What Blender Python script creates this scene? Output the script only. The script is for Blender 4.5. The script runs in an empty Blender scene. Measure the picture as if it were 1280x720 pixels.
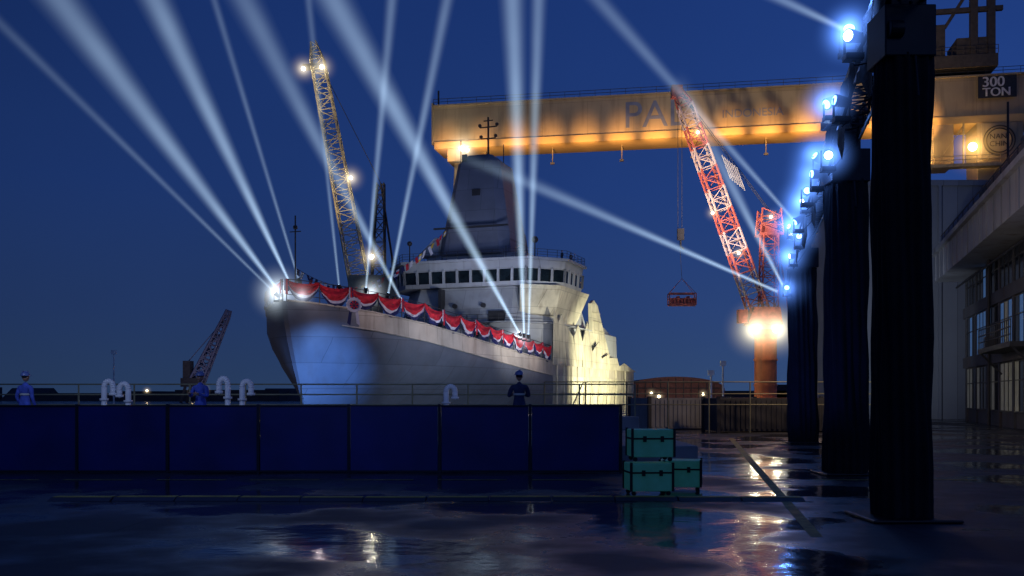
import bpy, bmesh, math, random
from mathutils import Vector, Matrix, Quaternion
random.seed(7)
sc = bpy.context.scene
sc.view_settings.view_transform = 'Standard'
try: sc.view_settings.look = 'None'
except Exception: pass
sc.view_settings.exposure = 0
COL = sc.collection
R = math.radians

# ---------------------------------------------------------------- materials
def mat(name, col, rough=0.6, metal=0.0, var=0.25, scale=1.5, bump=0.0, emit=None, es=0.0, plates=None, rust=0.0):
    m = bpy.data.materials.new(name); m.use_nodes = True
    nt = m.node_tree; N = nt.nodes; L = nt.links
    b = N['Principled BSDF']
    b.inputs['Roughness'].default_value = rough
    b.inputs['Metallic'].default_value = metal
    tc = N.new('ShaderNodeTexCoord')
    nz = N.new('ShaderNodeTexNoise'); nz.inputs['Scale'].default_value = scale; nz.inputs['Detail'].default_value = 6
    L.new(tc.outputs['Object'], nz.inputs['Vector'])
    rp = N.new('ShaderNodeValToRGB')
    rp.color_ramp.elements[0].position = 0.3; rp.color_ramp.elements[1].position = 0.7
    rp.color_ramp.elements[0].color = [c*(1-var) for c in col]+[1]
    rp.color_ramp.elements[1].color = [min(1, c*(1+var)) for c in col]+[1]
    L.new(nz.outputs['Fac'], rp.inputs['Fac'])
    out = rp.outputs['Color']
    hsrc = nz.outputs['Fac']
    if rust > 0:
        st = N.new('ShaderNodeMapping'); st.inputs['Scale'].default_value = (1.2, 1.2, 0.12)
        L.new(tc.outputs['Object'], st.inputs['Vector'])
        n2 = N.new('ShaderNodeTexNoise'); n2.inputs['Scale'].default_value = 1.0; n2.inputs['Detail'].default_value = 8
        L.new(st.outputs[0], n2.inputs['Vector'])
        r2 = N.new('ShaderNodeValToRGB'); r2.color_ramp.elements[0].position = 0.52; r2.color_ramp.elements[1].position = 0.75
        r2.color_ramp.elements[0].color = (0,0,0,1); r2.color_ramp.elements[1].color = (rust,rust,rust,1)
        L.new(n2.outputs['Fac'], r2.inputs['Fac'])
        mx = N.new('ShaderNodeMixRGB'); mx.inputs[2].default_value = (0.12,0.075,0.05,1)
        L.new(r2.outputs[0], mx.inputs[0]); L.new(out, mx.inputs[1]); out = mx.outputs[0]
    if plates:
        sp = N.new('ShaderNodeSeparateXYZ'); L.new(tc.outputs['Object'], sp.inputs[0])
        cb = N.new('ShaderNodeCombineXYZ')
        L.new(sp.outputs[plates[0]], cb.inputs[0]); L.new(sp.outputs[plates[3] if len(plates)>3 else 2], cb.inputs[1])
        br = N.new('ShaderNodeTexBrick'); br.inputs['Scale'].default_value = 1.0
        br.inputs['Brick Width'].default_value = plates[1]; br.inputs['Row Height'].default_value = plates[2]
        br.inputs['Mortar Size'].default_value = 0.03; br.inputs['Mortar Smooth'].default_value = 0.4
        br.inputs['Color1'].default_value = (1,1,1,1); br.inputs['Color2'].default_value = (0.82,0.82,0.82,1)
        br.inputs['Mortar'].default_value = (0.5,0.5,0.5,1)
        L.new(cb.outputs[0], br.inputs['Vector'])
        mm = N.new('ShaderNodeMixRGB'); mm.blend_type = 'MULTIPLY'; mm.inputs[0].default_value = 1
        L.new(out, mm.inputs[1]); L.new(br.outputs['Color'], mm.inputs[2]); out = mm.outputs[0]
    L.new(out, b.inputs['Base Color'])
    if bump > 0:
        bp = N.new('ShaderNodeBump'); bp.inputs['Strength'].default_value = bump; bp.inputs['Distance'].default_value = 0.15
        L.new(hsrc, bp.inputs['Height']); L.new(bp.outputs[0], b.inputs['Normal'])
    if emit:
        b.inputs['Emission Color'].default_value = list(emit)+[1]
        b.inputs['Emission Strength'].default_value = es
    return m

M = {}
M['hull'] = mat('hull_grey', (0.15,0.17,0.21), 0.45, 0, 0.12, 0.5, 0.25, plates=(1,6.0,2.4), rust=0.25)
M['strake'] = mat('strake_lit', (0.48,0.44,0.36), 0.55, 0, 0.15, 0.6, 0.3, plates=(1,4.0,3.1), rust=0.5)  # light caught by the upper strake painted in as pale beige
M['side'] = mat('side_lit', (0.60,0.56,0.42), 0.5, 0, 0.22, 0.5, 0.6, plates=(1,3.2,2.2), rust=0.6)  # cream floodlighting of the port side painted into the plating colour
M['sup'] = mat('superstructure_grey', (0.40,0.42,0.45), 0.5, 0, 0.1, 0.5, 0.2, plates=(0,5.0,2.6), rust=0.25)
M['mast'] = mat('mast_grey', (0.15,0.17,0.23), 0.5, 0, 0.12, 0.4, 0.2, plates=(0,4.2,3.0))
M['deck'] = mat('deck_grey', (0.10,0.11,0.11), 0.8)
M['glass'] = mat('bridge_glass', (0.008,0.014,0.018), 0.10, 0, 0.5, 0.9)
M['dark'] = mat('dark_steel', (0.03,0.03,0.035), 0.6)
M['black'] = mat('black_cloth', (0.006,0.006,0.009), 0.9, 0, 0.4, 3.0, 0.3)
M['trussm'] = mat('truss_black', (0.02,0.02,0.025), 0.4, 0.5)
M['red'] = mat('red_cloth', (0.50,0.012,0.03), 0.8, 0, 0.4, 2.0)
M['white'] = mat('white_cloth', (0.55,0.54,0.62), 0.8, 0, 0.15, 2.0)
M['navy'] = mat('navy_cloth', (0.01,0.015,0.09), 0.8)
M['yellowc'] = mat('yellow_cloth', (0.6,0.4,0.03), 0.8)
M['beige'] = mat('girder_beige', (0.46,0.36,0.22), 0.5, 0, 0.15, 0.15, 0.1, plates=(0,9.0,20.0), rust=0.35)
M['girdbot'] = mat('girder_bottom_lit', (0.60,0.42,0.18), 0.5, 0, 0.12, 0.2)  # orange lamplight on the underside painted into this colour
M['bluep'] = mat('blue_paint', (0.19,0.22,0.31), 0.5, 0, 0.25, 0.5)
M['whitep'] = mat('white_paint', (0.75,0.75,0.75), 0.5)
M['yel'] = mat('crane_yellow', (0.46,0.38,0.22), 0.5)
M['redp'] = mat('crane_red', (0.48,0.12,0.09), 0.5)
M['pink'] = mat('crane_faded_white', (0.55,0.42,0.40), 0.5)
M['oran'] = mat('crane_orange', (0.60,0.17,0.06), 0.5, 0, 0.15, 1.0, rust=0.4)
M['conc'] = mat('concrete', (0.26,0.26,0.26), 0.85, 0, 0.25, 0.8, 0.3)
M['shed'] = mat('shed_cladding', (0.20,0.22,0.27), 0.7, 0, 0.1, 0.2, plates=(0,1.1,30.0))
M['fascia'] = mat('roof_fascia', (0.27,0.28,0.31), 0.6, 0, 0.2, 0.4, rust=0.7)
M['wall'] = mat('building_wall', (0.08,0.08,0.09), 0.85, 0, 0.3, 0.5, 0.1, rust=0.6)
M['win'] = mat('window_glass', (0.015,0.02,0.03), 0.08, 0, 0.3, 0.5)
M['winlit'] = mat('window_lit', (0.26,0.26,0.23), 0.4, 0, 0.6, 0.7, emit=(0.75,0.72,0.55), es=0.03)
M['winblue'] = mat('window_blue', (0.05,0.10,0.2), 0.2, 0, 0.3, 0.7, emit=(0.10,0.25,0.6), es=0.22)  # weak blue emission stands in for reflections on the panes
M['panel'] = mat('navy_panel', (0.008,0.013,0.11), 0.40, 0, 0.3, 0.8, 0.1)
M['rail'] = mat('rail_steel', (0.30,0.28,0.16), 0.5, 0.2)
M['vent'] = mat('vent_white', (0.78,0.80,0.84), 0.4)
M['teal'] = mat('teal_case', (0.08,0.36,0.30), 0.5, 0, 0.3, 3.0, emit=(0.1,0.6,0.5), es=0.03)  # teal light on the cases put in as a weak self-glow
M['skin'] = mat('skin', (0.35,0.19,0.12), 0.6, 0, 0.08)
M['cover'] = mat('coverall_navy', (0.02,0.03,0.08), 0.85, 0, 0.3, 6, 0.3)
M['cover2'] = mat('coverall_blue_lit', (0.05,0.09,0.42), 0.85, 0, 0.3, 6, 0.3)  # blue light on these workers painted into the cloth colour
M['hat'] = mat('hard_hat', (0.10,0.15,0.35), 0.35)
M['hair'] = mat('hair', (0.01,0.01,0.01), 0.7)
M['vest'] = mat('reflective_tape', (0.4,0.42,0.4), 0.4)
M['silh'] = mat('distant_building', (0.05,0.05,0.055), 0.9)
M['dred'] = mat('distant_red_roof', (0.16,0.08,0.07), 0.9)
def emis(name, col, s):
    m = bpy.data.materials.new(name); m.use_nodes = True
    nt = m.node_tree; nt.nodes.clear()
    e = nt.nodes.new('ShaderNodeEmission'); e.inputs[0].default_value = list(col)+[1]; e.inputs[1].default_value = s
    o = nt.nodes.new('ShaderNodeOutputMaterial'); nt.links.new(e.outputs[0], o.inputs[0]); return m
M['lampw'] = emis('lamp_warm', (1,0.72,0.38), 14)
M['lampc'] = emis('lamp_white', (1,0.95,0.80), 14)
M['lampb'] = emis('lamp_blue', (0.12,0.34,1), 9)
M['lampbw'] = emis('lamp_bluewhite', (0.45,0.7,1), 12)

# ---------------------------------------------------------------- mesh helpers
def empty(name, loc=(0,0,0), rot=(0,0,0), parent=None):
    o = bpy.data.objects.new(name, None); o.location = loc; o.rotation_euler = rot
    COL.objects.link(o)
    if parent: o.parent = parent
    return o
def finish(name, bm, m, parent=None, smooth=False, loc=None, bevel=0):
    bmesh.ops.recalc_face_normals(bm, faces=bm.faces)
    me = bpy.data.meshes.new(name); bm.to_mesh(me); bm.free()
    ms = m if isinstance(m, (list,tuple)) else [m]
    for x in ms: me.materials.append(x)
    if smooth:
        for p in me.polygons: p.use_smooth = True
    o = bpy.data.objects.new(name, me); COL.objects.link(o)
    if parent: o.parent = parent
    if loc: o.location = loc
    if bevel:
        b = o.modifiers.new('bev','BEVEL'); b.width = bevel; b.segments = 2; b.limit_method = 'ANGLE'
    return o
def abox(bm, x0,x1,y0,y1,z0,z1, mi=0):
    v = [bm.verts.new(p) for p in [(x0,y0,z0),(x1,y0,z0),(x1,y1,z0),(x0,y1,z0),(x0,y0,z1),(x1,y0,z1),(x1,y1,z1),(x0,y1,z1)]]
    for f in [(0,1,2,3),(4,5,6,7),(0,1,5,4),(1,2,6,5),(2,3,7,6),(3,0,4,7)]:
        fc = bm.faces.new([v[i] for i in f]); fc.material_index = mi
def strut(bm, p, q, r, n=5, r2=None, mi=0):
    p = Vector(p); q = Vector(q); d = q-p
    if d.length < 1e-5: return
    d.normalize(); a = d.orthogonal().normalized(); b = d.cross(a)
    r2 = r if r2 is None else r2
    A = []; B = []
    for i in range(n):
        t = 2*math.pi*i/n; o = a*math.cos(t)+b*math.sin(t)
        A.append(bm.verts.new(p+o*r)); B.append(bm.verts.new(q+o*r2))
    for i in range(n):
        f = bm.faces.new([A[i],A[(i+1)%n],B[(i+1)%n],B[i]]); f.material_index = mi
    f = bm.faces.new(A); f.material_index = mi
    f = bm.faces.new(B); f.material_index = mi
def prism(bm, bot, top, z0, z1, mi=0):
    A = [bm.verts.new((x,y,z0)) for x,y in bot]; B = [bm.verts.new((x,y,z1)) for x,y in top]
    n = len(A)
    for i in range(n):
        f = bm.faces.new([A[i],A[(i+1)%n],B[(i+1)%n],B[i]]); f.material_index = mi
    bm.faces.new(A).material_index = mi; bm.faces.new(B).material_index = mi
def ball(bm, c, r, sub=2, mi=0, sx=1, sy=1, sz=1):
    g = bmesh.ops.create_icosphere(bm, subdivisions=sub, radius=r)
    for v in g['verts']:
        v.co = Vector((v.co.x*sx+c[0], v.co.y*sy+c[1], v.co.z*sz+c[2]))
        for f in v.link_faces: f.material_index = mi
def lattice(bm, p0, p1, w0, w1, n, r, br, up=(0,1,0), mi=0, alt=None):
    p0 = Vector(p0); p1 = Vector(p1); d = (p1-p0).normalized()
    a = d.cross(Vector(up)).normalized(); b = d.cross(a).normalized()
    rings = []
    for i in range(n+1):
        t = i/n; w = (w0+(w1-w0)*t)/2; c = p0.lerp(p1,t)
        rings.append([c+a*w+b*w, c-a*w+b*w, c-a*w-b*w, c+a*w-b*w])
    for i in range(n):
        m2 = mi if alt is None else (mi if (i//alt)%2==0 else mi+1)
        for k in range(4):
            strut(bm, rings[i][k], rings[i+1][k], r, 5, mi=m2)
            k2 = (k+1)%4
            strut(bm, rings[i][k], rings[i][k2], br, 4, mi=m2)
            if i%2: strut(bm, rings[i][k], rings[i+1][k2], br, 4, mi=m2)
            else: strut(bm, rings[i][k2], rings[i+1][k], br, 4, mi=m2)
def light(name, kind, loc, energy, col, target=None, size=0.3, angle=60, blend=0.6, parent=None):
    l = bpy.data.lights.new(name, kind); l.energy = energy; l.color = col
    if kind in ('POINT','SPOT'): l.shadow_soft_size = size
    if kind == 'SPOT': l.spot_size = R(angle); l.spot_blend = blend
    o = bpy.data.objects.new(name, l); o.location = loc; COL.objects.link(o)
    if target is not None:
        o.rotation_euler = (Vector(target)-Vector(loc)).to_track_quat('-Z','Y').to_euler()
    if parent: o.parent = parent
    return o

# glow volumes: self-lit shapes standing in for beams and lamp glow in the air
def glow_mat(name, col, L=None, r0=0, r1=0, b=1.0, fall=0.7, sph=None):
    m = bpy.data.materials.new(name); m.use_nodes = True
    nt = m.node_tree; nt.nodes.clear(); N = nt.nodes; K = nt.links
    def math_(op, a, c=None):
        n = N.new('ShaderNodeMath'); n.operation = op
        for i, x in enumerate([a, c]):
            if x is None: continue
            if isinstance(x, (int,float)): n.inputs[i].default_value = x
            else: K.new(x, n.inputs[i])
        return n.outputs[0]
    tc = N.new('ShaderNodeTexCoord'); sp = N.new('ShaderNodeSeparateXYZ'); K.new(tc.outputs['Object'], sp.inputs[0])
    x, y, z = sp.outputs
    r2 = math_('ADD', math_('MULTIPLY',x,x), math_('MULTIPLY',y,y))
    if sph:
        r2 = math_('ADD', r2, math_('MULTIPLY',z,z))
        rr = math_('DIVIDE', r2, sph*sph)
        k = math_('MAXIMUM', math_('SUBTRACT', 1.0, rr), 0.0)
        g1 = math_('EXPONENT', math_('MULTIPLY', rr, -16.0)); g2 = math_('MULTIPLY', math_('EXPONENT', math_('MULTIPLY', rr, -3.5)), 0.22)
        e = math_('MULTIPLY', math_('ADD', g1, g2), math_('MULTIPLY', k, b/sph))
    else:
        t = math_('DIVIDE', z, L)
        rad = math_('ADD', math_('MULTIPLY', t, r1-r0), r0)
        rr = math_('DIVIDE', r2, math_('MULTIPLY', rad, rad))
        prof = math_('EXPONENT', math_('MULTIPLY', rr, -3.6))
        dec = math_('SUBTRACT', 1.0, math_('MULTIPLY', math_('POWER', math_('MAXIMUM', t, 0.0), 0.8), fall))
        dec = math_('ADD', dec, math_('MULTIPLY', math_('EXPONENT', math_('MULTIPLY', t, -7.0)), 1.1))
        nz = N.new('ShaderNodeTexNoise'); nz.inputs['Scale'].default_value = 0.12; nz.inputs['Detail'].default_value = 2
        K.new(tc.outputs['Object'], nz.inputs['Vector'])
        nn = math_('ADD', math_('MULTIPLY', nz.outputs['Fac'], 0.9), 0.55)
        e = math_('MULTIPLY', math_('MULTIPLY', prof, dec), math_('DIVIDE', b*0.6, rad))
        e = math_('MULTIPLY', e, nn)
    em = N.new('ShaderNodeEmission'); em.inputs[0].default_value = list(col)+[1]; K.new(e, em.inputs[1])
    o = N.new('ShaderNodeOutputMaterial'); K.new(em.outputs[0], o.inputs['Volume'])
    try: m.cycles.volume_step_rate = 0.22 if not sph else 1.5
    except Exception: pass
    return m
def beam(src, tgt, r1, b, ext=1.15, r0=0.12, fall=0.7, col=(0.54,0.76,1.0)):  # emission cone drawn as a searchlight beam
    s = Vector(src); t = Vector(tgt); d = (t-s); L = d.length*ext; r1 = r1*ext*1.45
    bm = bmesh.new(); strut(bm, (0,0,0),(0,0,L), r0*1.25, 32, r1)
    o = finish('light_beam', bm, glow_mat('beam_glow', col, L, r0*1.25, r1, b*1.6, fall), smooth=False)
    o.location = s; o.rotation_mode = 'QUATERNION'; o.rotation_quaternion = d.to_track_quat('Z','Y')
    return o
def halo(loc, r, col, b, parent=None):  # emission ball that paints the glow round a lamp
    bm = bmesh.new(); ball(bm, (0,0,0), r, 3)
    o = finish('lamp_glow', bm, glow_mat('halo_glow', col, b=b, sph=r), parent, loc=loc)
    return o

# ---------------------------------------------------------------- world
w = bpy.data.worlds.new('World'); sc.world = w; w.use_nodes = True
nt = w.node_tree; N = nt.nodes; K = nt.links; N.clear()
tc = N.new('ShaderNodeTexCoord'); sp = N.new('ShaderNodeSeparateXYZ'); K.new(tc.outputs['Generated'], sp.inputs[0])
rp = N.new('ShaderNodeValToRGB'); K.new(sp.outputs[2], rp.inputs[0])
cr = rp.color_ramp; cr.elements[0].position = 0.0; cr.elements[0].color = (0.027,0.058,0.140,1)
cr.elements[1].position = 1.0; cr.elements[1].color = (0.003,0.012,0.07,1)
for p, c in [(0.08,(0.021,0.050,0.160)),(0.2,(0.014,0.043,0.180)),(0.36,(0.010,0.034,0.158))]:
    e = cr.elements.new(p); e.color = list(c)+[1]
mr = N.new('ShaderNodeMapRange'); mr.inputs[1].default_value = -0.55; mr.inputs[2].default_value = 0.30
mr.inputs[3].default_value = 0.60; mr.inputs[4].default_value = 1.18; K.new(sp.outputs[0], mr.inputs[0])
cld = N.new('ShaderNodeTexNoise'); cld.inputs['Scale'].default_value = 2.2; cld.inputs['Detail'].default_value = 5
K.new(tc.outputs['Generated'], cld.inputs['Vector'])
m1 = N.new('ShaderNodeMath'); m1.operation = 'MULTIPLY_ADD'; K.new(cld.outputs['Fac'], m1.inputs[0]); m1.inputs[1].default_value = 0.5; m1.inputs[2].default_value = 0.78
m2 = N.new('ShaderNodeMath'); m2.operation = 'MULTIPLY'; K.new(m1.outputs[0], m2.inputs[0]); K.new(mr.outputs[0], m2.inputs[1])
b1 = N.new('ShaderNodeBackground'); K.new(rp.outputs[0], b1.inputs[0]); K.new(m2.outputs[0], b1.inputs[1])
sky = N.new('ShaderNodeTexSky'); sky.sky_type = 'NISHITA'; sky.sun_disc = False
sky.sun_elevation = R(-4); sky.sun_rotation = R(200)
b2 = N.new('ShaderNodeBackground'); K.new(sky.outputs[0], b2.inputs[0]); b2.inputs[1].default_value = 0.02
ad = N.new('ShaderNodeAddShader'); K.new(b1.outputs[0], ad.inputs[0]); K.new(b2.outputs[0], ad.inputs[1])
wo = N.new('ShaderNodeOutputWorld'); K.new(ad.outputs[0], wo.inputs[0])
sun = bpy.data.lights.new('sun','SUN'); sun.energy = 0.03; sun.angle = R(10); sun.color = (0.6,0.75,1)
so = bpy.data.objects.new('sun', sun); so.rotation_euler = (R(60),0,R(20)); COL.objects.link(so)

# ---------------------------------------------------------------- ship frame
SA = math.atan2(0.348,0.937)
SHIP_O = Vector((-20.8,91,0))
def sw(wd, s, z=0):   # ship local -> world
    return Vector((SHIP_O.x+math.cos(SA)*wd+math.sin(SA)*s, SHIP_O.y-math.sin(SA)*wd+math.cos(SA)*s, z))

# ---------------------------------------------------------------- ground & water
m = mat('asphalt', (0.038,0.039,0.043), 0.6, 0, 0.45, 0.5, 0.3, plates=(0,5.0,4.0,1))
_nt = m.node_tree; _b = _nt.nodes['Principled BSDF']
_n = _nt.nodes.new('ShaderNodeTexNoise'); _n.inputs['Scale'].default_value = 0.28; _n.inputs['Detail'].default_value = 7
_t = _nt.nodes.new('ShaderNodeTexCoord'); _nt.links.new(_t.outputs['Object'], _n.inputs['Vector'])
_r = _nt.nodes.new('ShaderNodeMapRange'); _r.inputs[1].default_value = 0.46; _r.inputs[2].default_value = 0.58; _r.inputs[3].default_value = 0.10; _r.inputs[4].default_value = 0.62
_nt.links.new(_n.outputs['Fac'], _r.inputs[0]); _nt.links.new(_r.outputs[0], _b.inputs['Roughness'])
bm = bmesh.new()
S = 3000
outer = [(-S,-S,0),(S,-S,0),(S,S,0),(-S,S,0)]
inner = [sw(-17,-14),sw(17,-14),sw(17,100),sw(-17,100)]
ov = [bm.verts.new(p) for p in outer]; iv = [bm.verts.new(p) for p in inner]
iw = [bm.verts.new((p.x,p.y,-4)) for p in inner]
for i in range(4):
    j = (i+1)%4
    bm.faces.new([ov[i],ov[j],iv[j],iv[i]]); bm.faces.new([iv[i],iv[j],iw[j],iw[i]])
finish('ground', bm, m)
wm = mat('dock_water', (0.005,0.012,0.02), 0.08, 0, 0.3, 0.5, 0.4)
bm = bmesh.new(); bm.faces.new([bm.verts.new((p.x,p.y,-0.7)) for p in inner]); finish('water', bm, wm)
# worn safety line and cable ramps
bm = bmesh.new()
for i in range(24):
    x = -30+i*1.9; bm.faces.new([bm.verts.new(p) for p in ((x,20.1,0.004),(x+1.4,20.1,0.004),(x+1.4,20.25,0.004),(x,20.25,0.004))])
bm.faces.new([bm.verts.new(p) for p in ((3.6,12,0.004),(3.75,12,0.004),(8.9,40,0.004),(8.7,40,0.004))])
finish('road_marking', bm, mat('worn_yellow_paint',(0.30,0.22,0.05),0.7,0,0.6,4.0))
cr_ = empty('cable_ramp',(0,0,0)); bm = bmesh.new(); bmy = bmesh.new()
for i in range(12):
    x = -7.5+i*1.02; y = 16.3+0.05*math.sin(i)
    prism(bm,[(x,y-0.25),(x+1,y-0.25),(x+1,y+0.25),(x,y+0.25)],[(x,y-0.12),(x+1,y-0.12),(x+1,y+0.12),(x,y+0.12)],0.003,0.05)
    abox(bmy,x+0.02,x+0.98,y-0.09,y+0.09,0.051,0.058)
finish('base', bm, M['dark'], cr_); finish('lid', bmy, mat('ramp_yellow',(0.35,0.26,0.03),0.6,0,0.4,3.0), cr_)

# ---------------------------------------------------------------- naval ship
ship = empty('naval_ship', SHIP_O, (0,0,-SA))
ST = [(0,0.25,10.4),(1,1.9,10.25),(3,4.0,9.95),(6,6.0,9.6),(12,8.4,8.9),(18,9.9,8.1),(25,11,7.3),(34,11.7,6.55),(42,12,6.05),(60,12,6.0),(75,12,6.0),(88,11.6,6.0)]
def interp(s, k):
    for i in range(len(ST)-1):
        a, b = ST[i], ST[i+1]
        if a[0] <= s <= b[0]:
            t = (s-a[0])/(b[0]-a[0]); return a[k]+(b[k]-a[k])*t
    return ST[-1][k]
def smoothst(x): x = max(0,min(1,x)); return x*x*(3-2*x)
def section(s):
    wd, zd = interp(s,1), interp(s,2)
    a = smoothst(s/48)
    pts = []
    lv = [(zd,0,1,1),(zd-1.7,0.25,1.02,1.0),(zd*0.66,0.8,0.97,1.0),(zd*0.45,1.6,0.82,1.0),(zd*0.22,2.6,0.55,0.99),(0.2,3.6,0.26,0.98),(-1.5,4.5,0.16,0.95),(-3.4,6.0,0.08,0.8)]
    for z, off, kb, ka in lv:
        y = off + s*(88-off)/88
        pts.append((wd*(kb+(ka-kb)*a), y, z))
    return pts
SS = [0,0.5,1,2,3,4.5,6,9,12,15,18,22,25,30,34,38,42,50,60,70,80,88]
NL = 8
bm = bmesh.new(); port = []; stb = []
for s in SS:
    p = section(s)
    port.append([bm.verts.new(q) for q in p]); stb.append([bm.verts.new((-q[0],q[1],q[2])) for q in p])
for i in range(len(SS)-1):
    for j in range(NL-1):
        mi = 1 if (j == 0 and SS[i] >= 4.5) else (2 if SS[i] >= 42 and j<NL-2 else 0)
        bm.faces.new([port[i][j],port[i+1][j],port[i+1][j+1],port[i][j+1]]).material_index = mi
        bm.faces.new([stb[i][j],stb[i+1][j],stb[i+1][j+1],stb[i][j+1]]).material_index = 0
    bm.faces.new([port[i][0],port[i+1][0],stb[i+1][0],stb[i][0]]).material_index = 3
    bm.faces.new([port[i][NL-1],port[i+1][NL-1],stb[i+1][NL-1],stb[i][NL-1]])
for j in range(NL-1):
    bm.faces.new([port[0][j],port[0][j+1],stb[0][j+1],stb[0][j]])
    bm.faces.new([port[-1][j],port[-1][j+1],stb[-1][j+1],stb[-1][j]])
hull = finish('hull', bm, [M['hull'],M['strake'],M['side'],M['deck']], ship)
# smooth the plating between frames, keep the stem / deck edge crisp
for p in hull.data.polygons:
    if p.material_index in (0,) : p.use_smooth = True
es_ = hull.modifiers.new('split','EDGE_SPLIT'); es_.split_angle = R(28)
bm = bmesh.new()
for i in range(4,len(SS)-6):
    a = section(SS[i])[1]; b = section(SS[i+1])[1]
    strut(bm, (a[0]+0.03,a[1],a[2]), (b[0]+0.03,b[1],b[2]), 0.09, 6)
for i in range(len(SS)-1):
    a = section(SS[i])[0]; b = section(SS[i+1])[0]
    for sg in (1,-1): strut(bm, (sg*a[0],a[1],a[2]+0.04), (sg*b[0],b[1],b[2]+0.04), 0.10, 6)
finish('rubbing_strake', bm, M['strake'], ship)
def text(body, size, loc, m, parent, rot=(R(90),0,0), bold=0.0):
    c = bpy.data.curves.new('lettering','FONT'); c.body = body; c.size = size; c.extrude = 0.02; c.offset = bold
    c.materials.append(m); o = bpy.data.objects.new('lettering', c); COL.objects.link(o)
    o.parent = parent; o.location = loc; o.rotation_euler = rot; return o

# port-side raised plating with jagged top edges
def platew(bm, prof, w0, w1, lean=0.0):
    A = [bm.verts.new((w0-lean*(z-5.6),s,z)) for s,z in prof]; B = [bm.verts.new((w1-lean*(z-5.6),s,z)) for s,z in prof]
    n = len(A)
    for i in range(n): bm.faces.new([A[i],A[(i+1)%n],B[(i+1)%n],B[i]])
    bm.faces.new(A); bm.faces.new(list(reversed(B)))
bm = bmesh.new()
sh = [([(42.2,5.7),(43.1,12.9),(44.6,11.2),(46.2,12.4),(48.6,9.6),(48.2,5.7)],0.00,0.02),
      ([(47.2,5.7),(47.2,10.7),(48.8,12.2),(50.0,10.4),(51.9,9.6),(52.2,5.7)],0.20,0.10),
      ([(51.4,5.7),(51.4,9.9),(53.2,11.5),(55.6,8.9),(56.2,5.7)],0.02,0.00),
      ([(54.8,5.7),(55.6,9.2),(59.2,12.4),(60.2,8.0),(60.6,5.7)],0.26,0.10),
      ([(60,5.7),(60.1,8.0),(64,9.7),(65.4,7.2),(70,8.2),(70,5.7)],0.04,0.02),
      ([(69.2,5.7),(69.2,7.5),(74.5,7.6),(75.6,6.3),(79,7.0),(84,6.1),(87,5.7)],0.20,0.08)]
for pr,o_,ln in sh: platew(bm, pr, 12.02+o_, 12.14+o_, ln)
for s in [44,47,50,53,56.5,60,64,69,74,80]:
    strut(bm, (12.1,s,-0.2),(12.1,s,5.68),0.14,4)
finish('side_plating', bm, M['side'], ship)
bm = bmesh.new()
platew(bm, [(62.5,8.2),(63.0,15.3),(64.6,15.9),(66.5,15.2),(72.5,7.4),(70.5,7.2)], 11.2, 11.7, 0.05)
for k in range(5): strut(bm, (11.5,63.2+k*0.3,14-k*1.3),(11.5,66.8+k*1.2,14-k*1.3),0.06,4)
finish('side_fin', bm, M['side'], ship)

# deckhouse
bm = bmesh.new()
bot = [(-11.3,45),(-7,39.5),(7,39.5),(11.3,45),(11.3,78),(-11.3,78)]
mid = [(-11.1,45.5),(-7,40.3),(7,40.3),(11.1,45.5),(11.1,78),(-11.1,78)]
top = [(-10.4,47),(-6.6,42.6),(6.6,42.6),(10.4,47),(10.0,64),(-10.0,64)]
prism(bm, bot, mid, 5.7, 11.2); prism(bm, [(x*1.0,y) for x,y in mid[:4]]+[(11.1,61),(-11.1,61)], top[:4]+[(10.0,60),(-10.0,60)], 11.21, 15.9)
prism(bm, [(-10.5,61.2),(10.5,61.2),(10.5,77.5),(-10.5,77.5)], [(-9.5,62),(9.5,62),(9.5,76.5),(-9.5,76.5)], 11.22, 12.6)
finish('deckhouse', bm, M['sup'], ship)
bm = bmesh.new()
WK = [(-11.9,45),(-7.3,39.2),(7.3,39.2),(11.9,45),(11.9,61),(-11.9,61)]
prism(bm, WK, WK, 11.05, 11.19)
finish('walkway', bm, M['sup'], ship)
bm = bmesh.new()
for x in (-4.5,0.5,5): abox(bm, x-0.45,x+0.45,39.55,39.7,6.3,8.3)
for x,z in ((-6,9.6),(-2.4,9.6),(2.6,9.6),(-5,13.4),(-1,13.4),(3,13.4)): strut(bm,(x,40.0+(1.2 if z>11 else 0),z),(x,39.6+(1.2 if z>11 else 0),z),0.3,14)
for h in (11.6,12.1):
    W = [(-11.8,45.1),(-7.2,39.3),(7.2,39.3),(11.8,45.1)]
    for a,b in zip(W,W[1:]): strut(bm,(a[0],a[1],h),(b[0],b[1],h),0.035,4)
for i in range(11): strut(bm,(-7.2+i*1.44,39.3,11.2),(-7.2+i*1.44,39.3,12.1),0.04,4)
abox(bm,-3,-2.6,40.2,41.5,12.2,15.6); abox(bm,4,6.2,40.3,41,11.2,12.6)
finish('doors_and_rails', bm, M['dark'], ship)
bm = bmesh.new()
prism(bm, [(7.6,42.0),(11.4,45.3),(11.6,55),(7.6,55)], [(8.2,40.6),(12.5,44.2),(12.6,57),(8.2,57)], 12.3, 15.95)
prism(bm, [(9.5,46),(11.3,46.5),(11.3,54),(9.5,54)], [(7.6,42.0),(11.4,45.3),(11.6,55),(7.6,55)], 11.2, 12.3)
finish('wing_sponson', bm, M['side'], ship)
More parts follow.
